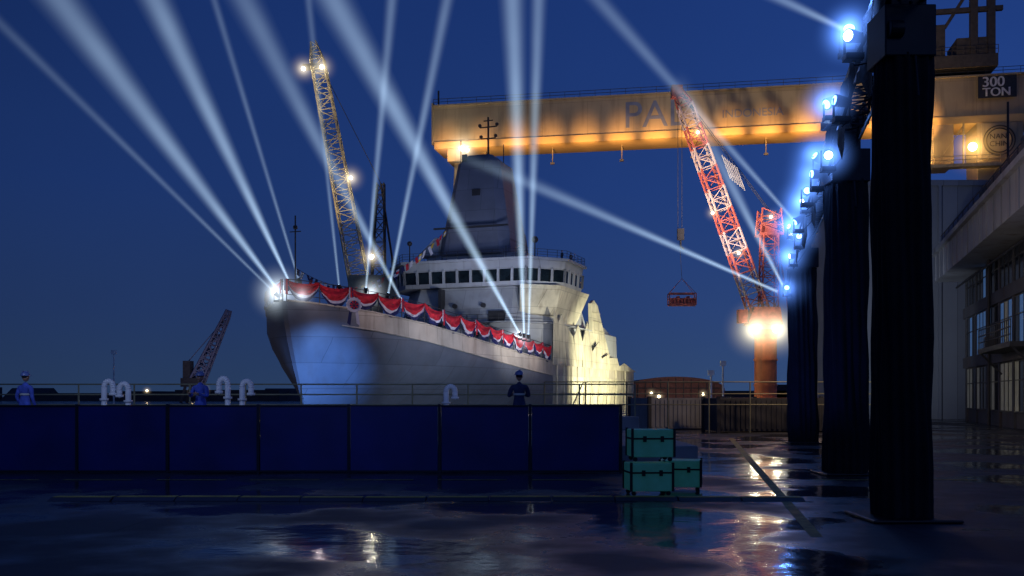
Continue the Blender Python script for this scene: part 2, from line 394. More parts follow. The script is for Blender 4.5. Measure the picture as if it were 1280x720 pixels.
# bridge
BR = [(-12.4,46),(-8.6,41.7),(8.6,41.7),(12.4,46),(12.4,54),(-12.4,54)]
def off(poly, k): 
    cx, cy = 0, 48
    return [(cx+(x-cx)*k, cy+(y-cy)*k) for x,y in poly]
bm = bmesh.new()
prism(bm, off(BR,0.99), BR, 15.97, 16.5); prism(bm, off(BR,1.0), off(BR,1.015), 18.1, 19.2); prism(bm, off(BR,1.05), off(BR,1.05), 19.21, 19.55)
prism(bm, off(BR,0.95), off(BR,0.96), 16.5, 18.25)
n = len(BR)
for i in range(n):
    a = Vector(BR[i]); b = Vector(BR[(i+1)%n]); Lh = (b-a).length; k = max(2,round(Lh/1.95))
    for j in range(k+1):
        p = a.lerp(b, j/k)
        strut(bm, (p.x,p.y,16.45),(p.x*1.01,48+(p.y-48)*1.01,18.3),0.2,4)
finish('bridge', bm, M['sup'], ship)
bm = bmesh.new()
prism(bm, off(BR,0.975), off(BR,0.99), 16.5, 18.09); finish('bridge_windows', bm, M['glass'], ship)
bm = bmesh.new()
prism(bm, [(-8,45.5),(7.5,45.5),(8,60),(-8.5,60)],[(-7,46.5),(6.5,46.5),(7,59),(-7.5,59)],19.56,20.9)
prism(bm, [(-8.8,46),(-5.8,46),(-5.8,56),(-8.8,56)],[(-6.6,47),(-5.8,47),(-5.8,55),(-6.6,55)],20.91,23.5)
finish('signal_house', bm, M['sup'], ship)
bm = bmesh.new()
P = off(BR,1.03)
for i in range(n):
    a = Vector(P[i]); b = Vector(P[(i+1)%n])
    for h in (19.9,20.25,20.6): strut(bm,(a.x,a.y,h),(b.x,b.y,h),0.03,4)
    k = max(2,round((b-a).length/1.6))
    for j in range(k): p = a.lerp(b,j/k); strut(bm,(p.x,p.y,19.55),(p.x,p.y,20.6),0.035,4)
for x,y,h,r_ in ((-9,44,22.4,0.08),(8.8,44.6,22.0,0.08),(5,44,21.4,0.06),(-4,43.6,21.0,0.06)): strut(bm,(x,y,19.55),(x,y,h),r_,6)
ball(bm,(8.8,44.6,22.1),0.45,2); ball(bm,(-9,44,22.4),0.35,2)
finish('signal_deck_rail', bm, M['dark'], ship)
# tower mast
bm = bmesh.new()
def oc(cx,cy,hx,hy,ch): return [(cx-hx,cy-hy+ch),(cx-hx+ch,cy-hy),(cx+hx-ch,cy-hy),(cx+hx,cy-hy+ch),(cx+hx,cy+hy-ch),(cx+hx-ch,cy+hy),(cx-hx+ch,cy+hy),(cx-hx,cy+hy-ch)]
prism(bm, oc(-0.8,51,5.3,5,1.2), oc(-0.9,51.3,4.85,4.6,1.3), 20.9, 24.5)
prism(bm, oc(-0.9,51.3,4.75,4.5,1.3), oc(-1.1,52,3.1,3.2,0.8), 24.51, 34.0)
prism(bm, oc(-1.2,52,2.95,3.0,0.8), oc(-1.7,52.3,1.9,1.6,0.5), 34.0, 35.4)
finish('tower_mast', bm, M['mast'], ship)
bm = bmesh.new()
abox(bm,-6.2,4.6,45.6,46.0,24.4,24.6)
strut(bm,(-0.8,52.3,35),(-0.8,52.3,41.0),0.15,6)
for z,hw in ((38.0,1.1),(39.6,1.3),(40.5,0.7)): strut(bm,(-0.8-hw,52.3,z),(-0.8+hw,52.3,z),0.09,5)
for x,z in ((-1.9,38),(0.3,38),(-2.1,39.6),(0.5,39.6)): ball(bm,(x,52.3,z+0.3),0.28,1)
strut(bm,(-4.0,50,34),(-4.0,50,37.4),0.07,5); strut(bm,(2.0,51,34),(2.0,51,36.6),0.07,5)
abox(bm,-3.6,-2.9,49.4,49.7,34.0,35.3)
for x,z in ((-3,26),(1.6,26),(-0.8,29.6)): abox(bm,x-0.6,x+0.6,47.2+(z-24)*0.1,47.9+(z-24)*0.1,z-0.5,z+0.4)
finish('mast_fittings', bm, M['dark'], ship)
bm = bmesh.new()
prism(bm, [(-4,66),(4,66),(4,75),(-4,75)],[(-3,67.5),(3,67.5),(3,75),(-3,75)],12.6,16.6); finish('funnel', bm, M['mast'], ship)
bm = bmesh.new()
strut(bm,(0,1.8,10.1),(0,1.8,18.5),0.07,6); strut(bm,(-0.6,1.8,17.0),(0.6,1.8,17.0),0.05,5); ball(bm,(0,1.8,17.4),0.25,1)
strut(bm,(-1.6,9,9.8),(1.6,9,9.8),0.5,12)
for x in (-4,4): strut(bm,(x,9.5,9),(x,9.5,10),0.3,8)
strut(bm,(-3,22,7.5),(-3,22,12),0.15,6); abox(bm,-5,5,30,30.2,7,8.4)
finish('foredeck_gear', bm, M['dark'], ship)

# rails + bunting
def edge(s, sg): return Vector((sg*(interp(s,1)-0.02), s, interp(s,2)))
pts = [edge(s_,1) for s_ in [i*0.25 for i in range(0,int(42.5/0.25))]]
pts_s = [edge(s_,-1) for s_ in [i*0.25 for i in range(0,int(14/0.25))]]
def resample(pts, step):
    out = [pts[0]]; acc = 0
    for a,b in zip(pts,pts[1:]):
        d = (b-a).length
        while acc+d >= step:
            t = (step-acc)/d; a = a.lerp(b,t); out.append(a.copy()); d = (b-a).length; acc = 0
        acc += d
    return out
bmR = bmesh.new(); bmB = bmesh.new()
H = 2.0
def swag(bm, a, b, nrm, drop, seed):
    nu, nv = 18, 14
    grid = []
    for j in range(nv+1):
        v = j/nv; row = []
        for i in range(nu+1):
            u = i/nu; arch = math.sin(math.pi*u)**0.7
            sag = 0.16*arch*drop
            z = -sag - v*(0.25+0.75*arch)*drop*0.86 + 0.04*math.sin(u*17+seed*3)*v
            p = a.lerp(b,u)
            pl = 0.12*math.sin(v*13+u*3+seed)+0.09*math.sin(u*22+seed*2)*v+0.2*arch*(1-abs(v-0.5)*1.4)
            row.append(bm.verts.new((p.x+nrm.x*pl, p.y+nrm.y*pl, p.z+z)))
        grid.append(row)
    for j in range(nv):
        mi = 0 if j < 9 else (1 if j < 11 else 2)
        for i in range(nu):
            bm.faces.new([grid[j][i],grid[j][i+1],grid[j+1][i+1],grid[j+1][i]]).material_index = mi
def tail(bm, p, tg, nrm, drop):
    for k in range(3):
        c = p + tg*(k-1)*0.13 + nrm*(0.12+0.04*(k%2))
        q = [c-tg*0.07, c+tg*0.07, c+tg*0.12-Vector((0,0,drop*(0.8+0.2*(k==1)))), c-tg*0.12-Vector((0,0,drop*(0.75+0.25*(k==1))))]
        bm.faces.new([bm.verts.new(x) for x in q]).material_index = [1,0,2][k]
for pl, sg in ((pts,1),(pts_s,-1)):
    rs = resample(pl, 3.0)
    for i,(a,b) in enumerate(zip(rs,rs[1:])):
        A = a+Vector((0,0,H)); B = b+Vector((0,0,H)); tg = (b-a).normalized()
        nr = Vector((tg.y,-tg.x,0)).normalized()*(1 if sg>0 else -1)
        jig = random.uniform(-0.14,0.14)
        swag(bmB, A+Vector((0,0,jig)), B+Vector((0,0,-jig)), nr, random.uniform(1.8,2.35), i*1.7)
        if i%2==0: tail(bmB, A, tg, nr, random.uniform(1.1,1.6))
        strut(bmR, a, A, 0.05, 5)
        for h in (0.6,1.2,H): strut(bmR, a+Vector((0,0,h)), b+Vector((0,0,h)), 0.035, 5)
finish('deck_rail', bmR, M['dark'], ship)
finish('bunting', bmB, [M['red'],M['white'],M['navy']], ship, smooth=True)
bm = bmesh.new()
c = Vector((5.2,3.4,10.1)); nrm = Vector((0.6,-0.8,0)).normalized(); tg = Vector((0.8,0.6,0)); up = Vector((0,0,1))
c = c+nrm*0.6
for k in range(14):
    t = 2*math.pi*k/14; t2 = t+2*math.pi/28; t3 = t+2*math.pi/14
    for r0,r1,mi,o in ((0.35,0.75,1,0),(0.1,0.42,2 if k%2 else 0,0.05)):
        q = [c+nrm*o+(tg*math.cos(t)+up*math.sin(t))*r0, c+nrm*(o+0.08)+(tg*math.cos(t)+up*math.sin(t))*r1*0.9, c+nrm*o+(tg*math.cos(t2)+up*math.sin(t2))*r1, c+nrm*(o+0.08)+(tg*math.cos(t3)+up*math.sin(t3))*r1*0.9, c+nrm*o+(tg*math.cos(t3)+up*math.sin(t3))*r0]
        bm.faces.new([bm.verts.new(x) for x in q]).material_index = mi
for d,mi in ((-0.3,2),(0.25,1)):
    q = [c+tg*(d-0.12)-up*0.5, c+tg*(d+0.12)-up*0.5, c+tg*(d*1.6+0.16)-up*1.9, c+tg*(d*1.6-0.16)-up*1.7]
    bm.faces.new([bm.verts.new(x) for x in q]).material_index = mi
finish('rosette', bm, [M['red'],M['white'],M['navy']], ship)
def flagline(bm, a, b, sag, n, size, seed=0):
    rnd = random.Random(seed); a = Vector(a); b = Vector(b); prev = None
    for i in range(n*2+1):
        u = i/(n*2); p = a.lerp(b,u)-Vector((0,0,sag*4*u*(1-u)))
        if prev is not None:
            strut(bm, prev, p, 0.025, 4, mi=2)
            if i%2:
                d = (p-prev)*1.3; s1 = size*rnd.uniform(0.6,1.2); sk = Vector((rnd.uniform(-.4,.4),rnd.uniform(-.3,.3),-s1))
                mi = rnd.choice([0,0,1,1,2,2,3])
                q0,q1 = prev+(p-prev)*0.1, prev+d
                bm.faces.new([bm.verts.new(x) for x in (q0,q1,q1+sk,q0+sk)]).material_index = mi
                if rnd.random() < .5:
                    e = Vector((0.02,-0.03,0)); bm.faces.new([bm.verts.new(x+e) for x in (q0+sk*.3,q1+sk*.3,q1+sk*.7,q0+sk*.7)]).material_index = rnd.choice([0,1,2])
        prev = p
bm = bmesh.new()
flagline(bm, (0,2.0,13.6), (-4,20,13.8), 0.5, 14, 0.8, 3)
flagline(bm, (-4,20,13.8), (-4.5,46.5,24.6), 1.2, 20, 0.9, 4)
flagline(bm, (-10,39,15.2), (-12,46,15.6), 0.3, 8, 0.9, 6)
flagline(bm, (-3,22,11.4), (0,39.0,10.4), 0.7, 14, 0.9, 9)
finish('signal_flags', bm, [M['red'],M['white'],M['navy'],M['yellowc']], ship)
def projector(parent, loc, d, s=1.0, lens='lampbw', name='beam_projector'):
    e = empty(name, loc, (0,0,0), parent)
    bm = bmesh.new(); abox(bm,-0.28*s,0.28*s,-0.22*s,0.22*s,-0.75*s,-0.55*s)
    for sx in (-1,1): abox(bm, sx*0.27*s-0.03*s, sx*0.27*s+0.03*s, -0.06*s,0.06*s,-0.56*s,0.12*s)
    finish('yoke', bm, M['trussm'], e, bevel=0.01)
    bm = bmesh.new(); strut(bm,(0,0,-0.32*s),(0,0,0.1*s),0.16*s,14,0.21*s); strut(bm,(0,0,0.1*s),(0,0,0.26*s),0.215*s,14,0.22*s)
    h = finish('head', bm, M['trussm'], e); h.rotation_mode='QUATERNION'; h.rotation_quaternion = Vector(d).to_track_quat('Z','Y')
    bm = bmesh.new(); strut(bm,(0,0,0.262*s),(0,0,0.275*s),0.17*s,14)
    l = finish('lens', bm, M[lens], e); l.rotation_mode='QUATERNION'; l.rotation_quaternion = h.rotation_quaternion
    return e

# ---------------------------------------------------------------- beams
def sb(src, tgt, r, b, **k):
    beam(src, tgt, r, b, **k)
    projector(None, src, Vector(tgt)-Vector(src), 0.9)
sb((-21.6,91.4,11.0),(-43.7,85,33.5),0.5,0.17)
sb((-21.3,91.8,11.1),(-44.3,95,41.0),1.7,0.45)
sb((-20.7,92.6,12.3),(-35.9,98,42.3),1.4,0.52)
sb((-20.0,93.5,12.5),(-30.4,100,43.1),0.42,0.19)
sb((-16.4,94.5,12.0),(-20.2,98,42.3),0.42,0.21)
sb((-10.9,98.3,11.1),(-25.1,92,39.0),1.3,0.38)
sb((-14.1,96,11.9),(-11.8,99,42.7),0.6,0.36)
sb((-12.1,97,11.5),(-6.2,100,43.1),0.65,0.38)
sb((0.9,114,8.8),(-19.8,105,45.2),1.7,0.66)
sb((1.4,114.8,8.7),(0,118,50.6),1.35,0.66)
sb((1.9,115.2,8.6),(3.2,118,50.6),0.9,0.48)
beam((9.98,34,7.3),(3.8,50,22.2),0.42,0.17,r0=0.05)
beam((9.84,36,5.6),(8.3,50,17.6),0.50,0.28,r0=0.05,fall=0.95,ext=1.0)
beam((9.6,36,5.5),(-4.8,60,16.9),0.42,0.19,r0=0.05,fall=0.95,ext=1.0)
beam((9.6,36,5.45),(-1.5,60,15.8),0.42,0.17,r0=0.05,fall=0.95,ext=1.0)
beam((5.29,15.3,7.25),(4.9,20,9.9),0.12,0.16,r0=0.04)

# ---------------------------------------------------------------- gantry crane
GA = math.atan2(184-205, 95+15.6)
gan = empty('gantry_crane', (-15.6,205,0), (0,0,GA))
GL = 122
bm = bmesh.new()
abox(bm, 0,GL, -2.0,5.5, 53.4,61.0)
abox(bm, -0.4,0,-2.2,5.7,53.0,61.4)
abox(bm, 0,GL,-2.5,-2.003,60.6,60.9)
finish('girder', bm, M['beige'], gan)
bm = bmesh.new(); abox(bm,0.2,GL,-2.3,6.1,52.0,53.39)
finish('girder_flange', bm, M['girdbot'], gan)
bm = bmesh.new()
for h in (61.5,62.1):
    strut(bm,(0,-2.3,h),(GL,-2.3,h),0.06,4)
for x in range(0,GL,3): strut(bm,(x,-2.3,60.9),(x,-2.3,62.1),0.05,4)
strut(bm,(0.5,0,61),(0.5,0,64.5),0.2,5)
finish('girder_rail', bm, M['dark'], gan)
bm = bmesh.new()
for sy in (-1,1):
    strut(bm,(4.5,1.7,52.5),(4.5,1.7+sy*11,0.5),1.0,4,0.8)
strut(bm,(4.5,-6,14),(4.5,9.5,14),0.5,4)
abox(bm,2.8,6.2,-1.6,5.0,49.5,51.99)
prism(bm,[(104.5,-1.5),(111.5,-1.5),(111.5,5),(104.5,5)],[(103.5,-2.2),(111.5,-2.2),(111.5,5.8),(103.5,5.8)],0.3,51.99)
abox(bm,96,99.5,-2.2,4.5,44.4,51.99)
finish('legs', bm, M['beige'], gan)
bm = bmesh.new()
abox(bm,91,112,-4.5,-2.4,43.6,44.2)
for h in (44.9,45.6): strut(bm,(91,-4.4,h),(112,-4.4,h),0.07,4)
for x in range(91,113,2): strut(bm,(x,-4.4,44.2),(x,-4.4,45.6),0.07,4)
for x in (92,95.5,101): strut(bm,(x,-3,44),(x,-3,52.0),0.16,5)
strut(bm,(92,-3,44),(96,-3,52.0),0.12,4); strut(bm,(96,-3,44),(101,-3,51.5),0.10,4)
finish('leg_platform', bm, M['yel'], gan)
bm = bmesh.new()
abox(bm,91,107,-3,7,62.2,64.5); abox(bm,92,98,-2.4,5,64.5,70.5,0); abox(bm,100,106,-2.4,5,64.5,67.8)
for x in (94,103,106): strut(bm,(x,-2,64),(x,-2,80),0.9,4)
strut(bm,(92,-2,73),(108,-2,73),0.6,4); strut(bm,(93,-2,78),(107,-2,78),0.8,4); strut(bm,(98,-2,70),(103,-2,78),0.4,4)
for h in (65.3,66.0): strut(bm,(91,-3.1,h),(107,-3.1,h),0.06,4)
for x in range(91,108,2): strut(bm,(x,-3.1,64.5),(x,-3.1,66),0.06,4)
finish('trolley', bm, mat('trolley_brown',(0.10,0.08,0.06),0.7), gan)
text('PAL', 7.4, (38.5,-2.05,54.4), M['bluep'], gan)
text('INDONESIA', 2.2, (57.5,-2.05,55.4), M['bluep'], gan)
bm = bmesh.new(); abox(bm,103.6,110.2,-2.75,-2.62,56.4,60.4); finish('capacity_sign', bm, M['dark'], gan)
text('300', 2.6, (104.2,-2.8,58.45), M['whitep'], gan); text('TON', 2.2, (104.3,-2.8,56.7), M['whitep'], gan)
text('300', 2.6, (104.3,-2.85,58.45), M['whitep'], gan); text('TON', 2.2, (104.4,-2.85,56.7), M['whitep'], gan)
bm = bmesh.new(); abox(bm,104.3,110.3,-2.44,-2.24,45.3,51.8); finish('round_sign', bm, M['beige'], gan)
bm = bmesh.new()
for rr_ in (2.7,2.2):
  for k in range(32):
    a = 2*math.pi*k/32; b = 2*math.pi*(k+1)/32
    strut(bm,(107.3+rr_*math.cos(a),-2.52,48.6+rr_*math.sin(a)),(107.3+rr_*math.cos(b),-2.52,48.6+rr_*math.sin(b)),0.13,4)
finish('sign_ring', bm, M['dark'], gan)
text('NAN\nCHIN', 1.35, (105.6,-2.5,48.9), M['dark'], gan)
def lamp(loc, r, mt, col, energy, halo_r=None, hb=1.0, parent=None):
    bm = bmesh.new(); ball(bm,(0,0,0),r,2); e = finish('lamp_bulb', bm, M[mt], parent, loc=loc)
    light('lamp_light','POINT',loc,energy,col,size=r,parent=parent) if energy else None
    if halo_r: halo(loc, halo_r*1.35, col, hb*1.1, parent)
OR = (1,0.55,0.15); WW = (1,0.8,0.5)
lamp((6.5,-4.5,51.3),0.5,'lampc',(1,0.85,0.6),6000,3.6,2.0,gan)
lamp((7.6,-4.5,50.9),0.35,'lampc',(1,0.85,0.6),0,2.0,1.5,gan)
bm = bmesh.new()
for x in (10,24,38,52,66,80,94): 
    strut(bm,(x,1.5,52.0),(x,1.2,49.0),0.1,5); abox(bm,x-0.4,x+0.4,0.9,1.4,48.6,49.0)
finish('floodlight_arms', bm, M['yel'], gan)
# sodium lights washing the girder's under-flange
for i,x in enumerate((3,17,31,45,59,73,87)):
    light('girder_flood','SPOT',(x,-8,47.5),6500+900*i,(1,0.50,0.16),(x,-1.0,52.6),0.3,56,1.0,gan)
    light('girder_flood','SPOT',(x+7,-8,47.5),6500+900*i,(1,0.50,0.16),(x+7,-1.0,52.6),0.3,56,1.0,gan)
light('yard_mast_light','SPOT',(20,120,22),85000,(1,0.76,0.52),(58,196,57),0.5,50,1.0)
light('yard_mast_light','SPOT',(10,120,22),30000,(1,0.80,0.68),(10,200,57),0.5,45,1.0)
lamp((94,-3.2,47.5),0.6,'lampw',OR,9000,3.4,2.2,gan)
lamp((92.3,-3.2,46.3),0.4,'lampw',OR,4000,2.6,1.6,gan)
lamp((102.5,-3.4,47.4),0.8,'lampw',OR,14000,4.4,2.6,gan)

# ---------------------------------------------------------------- jib crane 1 (yellow)
c1 = empty('luffing_crane', (-24,170,0))
bm = bmesh.new()
strut(bm,(0,0,0),(0,0,17),2.2,16,2.0); abox(bm,-3.5,4.5,-3,3,17,22)
lattice(bm,(-2.0,0,21),(-9.2,0,59),3.2,2.2,22,0.15,0.08)
lattice(bm,(-9.2,0,59),(-9.9,0,62.2),2.2,0.8,3,0.13,0.08)
finish('boom', bm, M['yel'], c1)
bm = bmesh.new()
lattice(bm,(1.2,0,22),(1.6,0,38),2.2,1.2,8,0.16,0.09)
strut(bm,(1.6,0,38),(-9.6,0,60),0.07,4); strut(bm,(1.6,0.6,38),(-9.6,0.6,60),0.07,4); strut(bm,(1.6,0,38),(4,0,22),0.2,5)
strut(bm,(-9.8,0,61.5),(-9.8,0,57),0.05,4)
abox(bm,-11.5,-8.2,-1.3,1.3,57.7,58.0)
finish('a_frame', bm, M['dark'], c1)
for l,r in (((-11.3,-1.5,57.1),0.34),((-8.2,-1.5,57.4),0.34),((-3.2,-2,38.5),0.3),((0.3,-2,25.2),0.4)):
    lamp(l,r,'lampc',(1,0.85,0.6),2200,2.2,1.6,c1)
light('boom_flood','SPOT',(-30,155,24),13000,(1,0.80,0.55),(-30.5,170,46),0.4,70,0.8)
light('boom_flood','SPOT',(-36,158,44),6000,(1,0.86,0.66),(-33,170,57),0.4,60,0.8)

# ---------------------------------------------------------------- jib crane 2 (red)
c2 = empty('pedestal_crane', (38.2,150,0))
bm = bmesh.new()
strut(bm,(0,0,0),(0,0,10.6),1.65,24); strut(bm,(0,0,10.6),(0,0,11.6),1.7,24,2.3); strut(bm,(0,0,0),(0,0,0.7),3.6,24)
for z in (3.2,7.0): strut(bm,(0,0,z),(0,0,z+0.25),1.78,24)
abox(bm,-4.4,4.2,-2,2,0.0,1.2)
finish('pedestal', bm, M['oran'], c2)
bm = bmesh.new()
prism(bm,[(-3.0,-1.6),(2.2,-1.6),(2.2,1.6),(-3.0,1.6)],[(-2.0,-1.6),(1.8,-1.6),(1.8,1.6),(-2.0,1.6)],12.4,15.0)
abox(bm,-4.4,-3.05,-1.5,-0.2,12.6,14.6)
strut(bm,(0,0,11.6),(0,0,12.4),2.0,20)
lattice(bm,(0.4,0,15.0),(0.6,0,26),2.4,2.2,7,0.13,0.08)
lattice(bm,(0.6,0,26),(0.6,0,29.8),3.4,2.8,3,0.14,0.1)
abox(bm,-1.2,2.4,-1.5,1.5,25.8,26.0); abox(bm,-0.4,1.6,-0.6,0.6,26.1,27.6)
strut(bm,(1.2,0,29.5),(3.4,0,15),0.14,5)
finish('machinery_house', bm, M['redp'], c2)
bm = bmesh.new()
lattice(bm,(-0.9,0,14),(-12.2,0,45.5),2.7,2.1,20,0.17,0.09,mi=0,alt=2)
lattice(bm,(-12.2,0,45.5),(-13.4,0,48),2.0,1.0,2,0.13,0.08)
abox(bm,-14.2,-12.6,-0.7,0.7,46.6,48.4)
finish('boom', bm, [M['redp'],M['pink']], c2)
bm = bmesh.new()
strut(bm,(0.6,0.4,29.5),(-12.8,0.4,47.5),0.06,4); strut(bm,(0.6,-0.4,29.5),(-12.8,-0.4,47.5),0.06,4)
strut(bm,(-13.2,0,46.5),(-13.2,0,27),0.05,4); strut(bm,(-12.6,0,46),(-12.6,0,27),0.05,4)
abox(bm,-13.3,-12.3,-0.3,0.3,25.2,26.9); strut(bm,(-12.8,0,25.2),(-12.8,0,24.2),0.15,6); strut(bm,(-12.8,0,24.2),(-12.3,0,23.8),0.15,6)
strut(bm,(-12.9,0,24),(-12.6,0,19.4),0.04,4)
finish('hoist_ropes', bm, M['dark'], c2)
bm = bmesh.new()
for x in (-14.6,-10.6):
    for y in (-0.8,0.8): strut(bm,(x,y,15.4),(x,y,17.1),0.1,4); strut(bm,(x,y,17.1),(-12.6,0,19.4),0.04,4)
abox(bm,-14.6,-10.6,-0.8,0.8,15.3,15.6)
for z in (16.3,17.1):
    for y in (-0.8,0.8): strut(bm,(-14.6,y,z),(-10.6,y,z),0.12,4)
for i in range(8):
    x = -14.4+i*0.5; abox(bm,x,x+0.36,-0.7,0.7,15.6,16.2+0.5*((i*7)%3)/2)
finish('slung_basket', bm, M['redp'], c2)
bm = bmesh.new()
ca, sa_ = math.cos(R(20)), math.sin(R(20))
for i in range(7):
    x = -6.9+i*0.36; z = 37.6-i*0.3
    strut(bm,(x,-1.6,z),(x+1.25,-1.6,z-3.5),0.09,4)
finish('boom_panel', bm, mat('dull_white',(0.33,0.33,0.36),0.6), c2)
for x in (-2.1,1.0): lamp((x,-2.3,11.6),0.5,'lampc',(1,0.9,0.6),4500,3.8,3.2,c2)
for l in ((-4.4,-1.6,23),(-10.5,-1.6,41),(-8.3,-1.6,29),(0.4,-1.6,28.4)): lamp(l,0.22,'lampw',WW,300,1.2,1.0,c2)
light('boom_flood','SPOT',(29,138,14),21000,(1,0.80,0.80),(31,150,32),0.4,75,0.8)

# distant crane silhouette
c3 = empty('harbour_crane', (-80,250,0))
bm = bmesh.new()
for a in (-2,2):
    for b in (-2,2): strut(bm,(a*1.2,b*1.2,0),(a*0.7,b,4),0.4,4)
abox(bm,-2.6,2.4,-2,2,4,6.2); abox(bm,-2.2,-0.4,-1.5,1.5,6.2,10.5)
finish('portal', bm, M['silh'], c3)
bm = bmesh.new()
lattice(bm,(1,0,5.5),(8.3,0,21.5),3.0,1.2,9,0.32,0.22); lattice(bm,(8.3,0,21.5),(8.9,0,23.2),1.2,0.9,2,0.3,0.2); strut(bm,(-1.2,0,10.5),(8.3,0,21.5),0.12,4)
finish('jib', bm, mat('distant_blue_steel',(0.13,0.14,0.22),0.8), c3)
light('harbour_lamp','SPOT',(-70,225,2),5000,(0.9,0.8,1),(-76,250,14),0.4,70,1.0)

# ---------------------------------------------------------------- lighting towers and truss
rig = empty('lighting_rig')
T = [(5.40,13.8),(7.27,21.7),(10.5,36.0)]
Z1 = 7.35
def drape(x, y, hw, z0, z1, seed):
    bm = bmesh.new(); n = 96; rows = 18; G = []
    for j in range(rows+1):
        z = z0+(z1-z0)*j/rows; ring = []
        for i in range(n):
            a = 2*math.pi*i/n
            c, s_ = math.cos(a), math.sin(a); k = 1/max(abs(c),abs(s_)); k = min(k,1.2)
            r = hw*k*(1+0.06*math.sin(a*17+seed+0.3*j)+0.05*math.sin(a*5+j*0.6+seed)+0.03*math.sin(j*1.3+a*2))
            fl = 1+0.07*(1-j/rows)
            ring.append(bm.verts.new((x+r*c*fl,y+r*s_*fl,z)))
        G.append(ring)
    for j in range(rows):
        for i in range(n): bm.faces.new([G[j][i],G[j][(i+1)%n],G[j+1][(i+1)%n],G[j+1][i]])
    bm.faces.new(G[-1])
    return finish('drape', bm, M['black'], rig, smooth=True)
for i,(x,y) in enumerate(T):
    hw = (0.32,0.38,0.43)[i]
    drape(x,y,hw,0.02,Z1-1.0,i*2.1)
    bm = bmesh.new()
    abox(bm,x-hw*1.12,x+hw*1.05,y-hw*1.1,y+hw*1.1,Z1-1.05,Z1-0.35); abox(bm,x-0.25,x+0.25,y-0.25,y+0.25,Z1-0.36,Z1+0.5)
    abox(bm,x-hw*1.2,x+hw*1.1,y-hw*0.8,y+hw*0.8,Z1+0.2,Z1+0.4)
    strut(bm,(x-hw*1.0,y-hw*1.15,Z1-0.7),(x-hw*0.4,y-hw*1.15,Z1-0.7),0.12,10); strut(bm,(x,y-hw,Z1-0.3),(x+0.1,y-hw,Z1-1.6),0.03,5)
    abox(bm,x-0.6,x+0.6,y-0.6,y+0.6,0.004,0.05)
    finish('tower_sleeve', bm, M['trussm'], rig, bevel=0.03)
bm = bmesh.new()
dv = (Vector((10.5,36,0))-Vector((5.40,13.8,0))).normalized()
P0 = Vector((5.40,13.8,Z1))-dv*8; P1 = Vector((10.5,36,Z1))+dv*0.8
lattice(bm, P0, P1, 0.5,0.5,64,0.035,0.018,up=(0,0,1))
finish('top_truss', bm, M['trussm'], rig)
bm = bmesh.new(); n = 90; sd = Vector((dv.y,-dv.x,0))
rows = []
for i in range(n+1):
    p = P0.lerp(P1,i/n); rows.append([])
    for j in range(7):
        v = j/6; ln = 0.9+0.35*math.sin(i*0.55)+0.2*math.sin(i*1.7)
        q = p+Vector((0,0,0.27-v*ln)) - sd*(0.28+0.05*math.sin(i*2.3)*v+0.03*math.sin(i*5))
        rows[-1].append(bm.verts.new(q))
for i in range(n):
    for j in range(6): bm.faces.new([rows[i][j],rows[i+1][j],rows[i+1][j+1],rows[i][j+1]])
finish('truss_skirt', bm, M['black'], rig, smooth=True)
BL = (0.12,0.30,1.0)
k = 0
for dist, ht in ((1.5,-0.1),(2.1,0.15),(3.6,-0.5),(5.0,-0.1),(6.6,-0.7),(8.3,-0.75),(9.2,-0.2),(11.5,-0.5),(14.2,-0.2),(15.0,-0.6),(17.6,-0.7),(18.8,-0.2),(21.2,-0.8),(22.4,-1.7)):
    p = Vector((5.40,13.8,Z1+ht))+dv*dist-sd*(0.48+0.08*math.sin(k*3))
    d = Vector((-0.75+0.6*math.sin(k*2.1),-0.55+0.5*math.sin(k*4.3),-0.1+0.5*math.sin(k*1.3)))
    lens = 'lampb' if k%4 else 'lampbw'
    pe = projector(rig, p, d, 0.5, lens, 'moving_head')
    bm = bmesh.new(); strut(bm,p+Vector((0,0,-0.4)),p+sd*0.3+Vector((0,0,0.1-ht)),0.03,5); strut(bm,p+Vector((0,0,-0.45)),p+sd*0.5+Vector((0,0,-0.5-ht)),0.012,5); finish('clamp', bm, M['trussm'], rig)
    hp = p+d.normalized()*0.18
    halo(hp, 0.5+0.022*dist, BL, 5.5 if k%4==0 else 3.4, rig)
    if k%4==1: light('head_glow','POINT',hp+d.normalized()*0.25,35,BL,size=0.08)
    k += 1
light('tower_wash','SPOT',(4.2,19.5,0.6),160,(0.08,0.14,1),(7.0,22.0,4.5),0.1,90,0.9)
light('tower_wash','SPOT',(7.4,32.5,0.6),240,(0.08,0.14,1),(10.2,36,4.0),0.1,90,0.9)

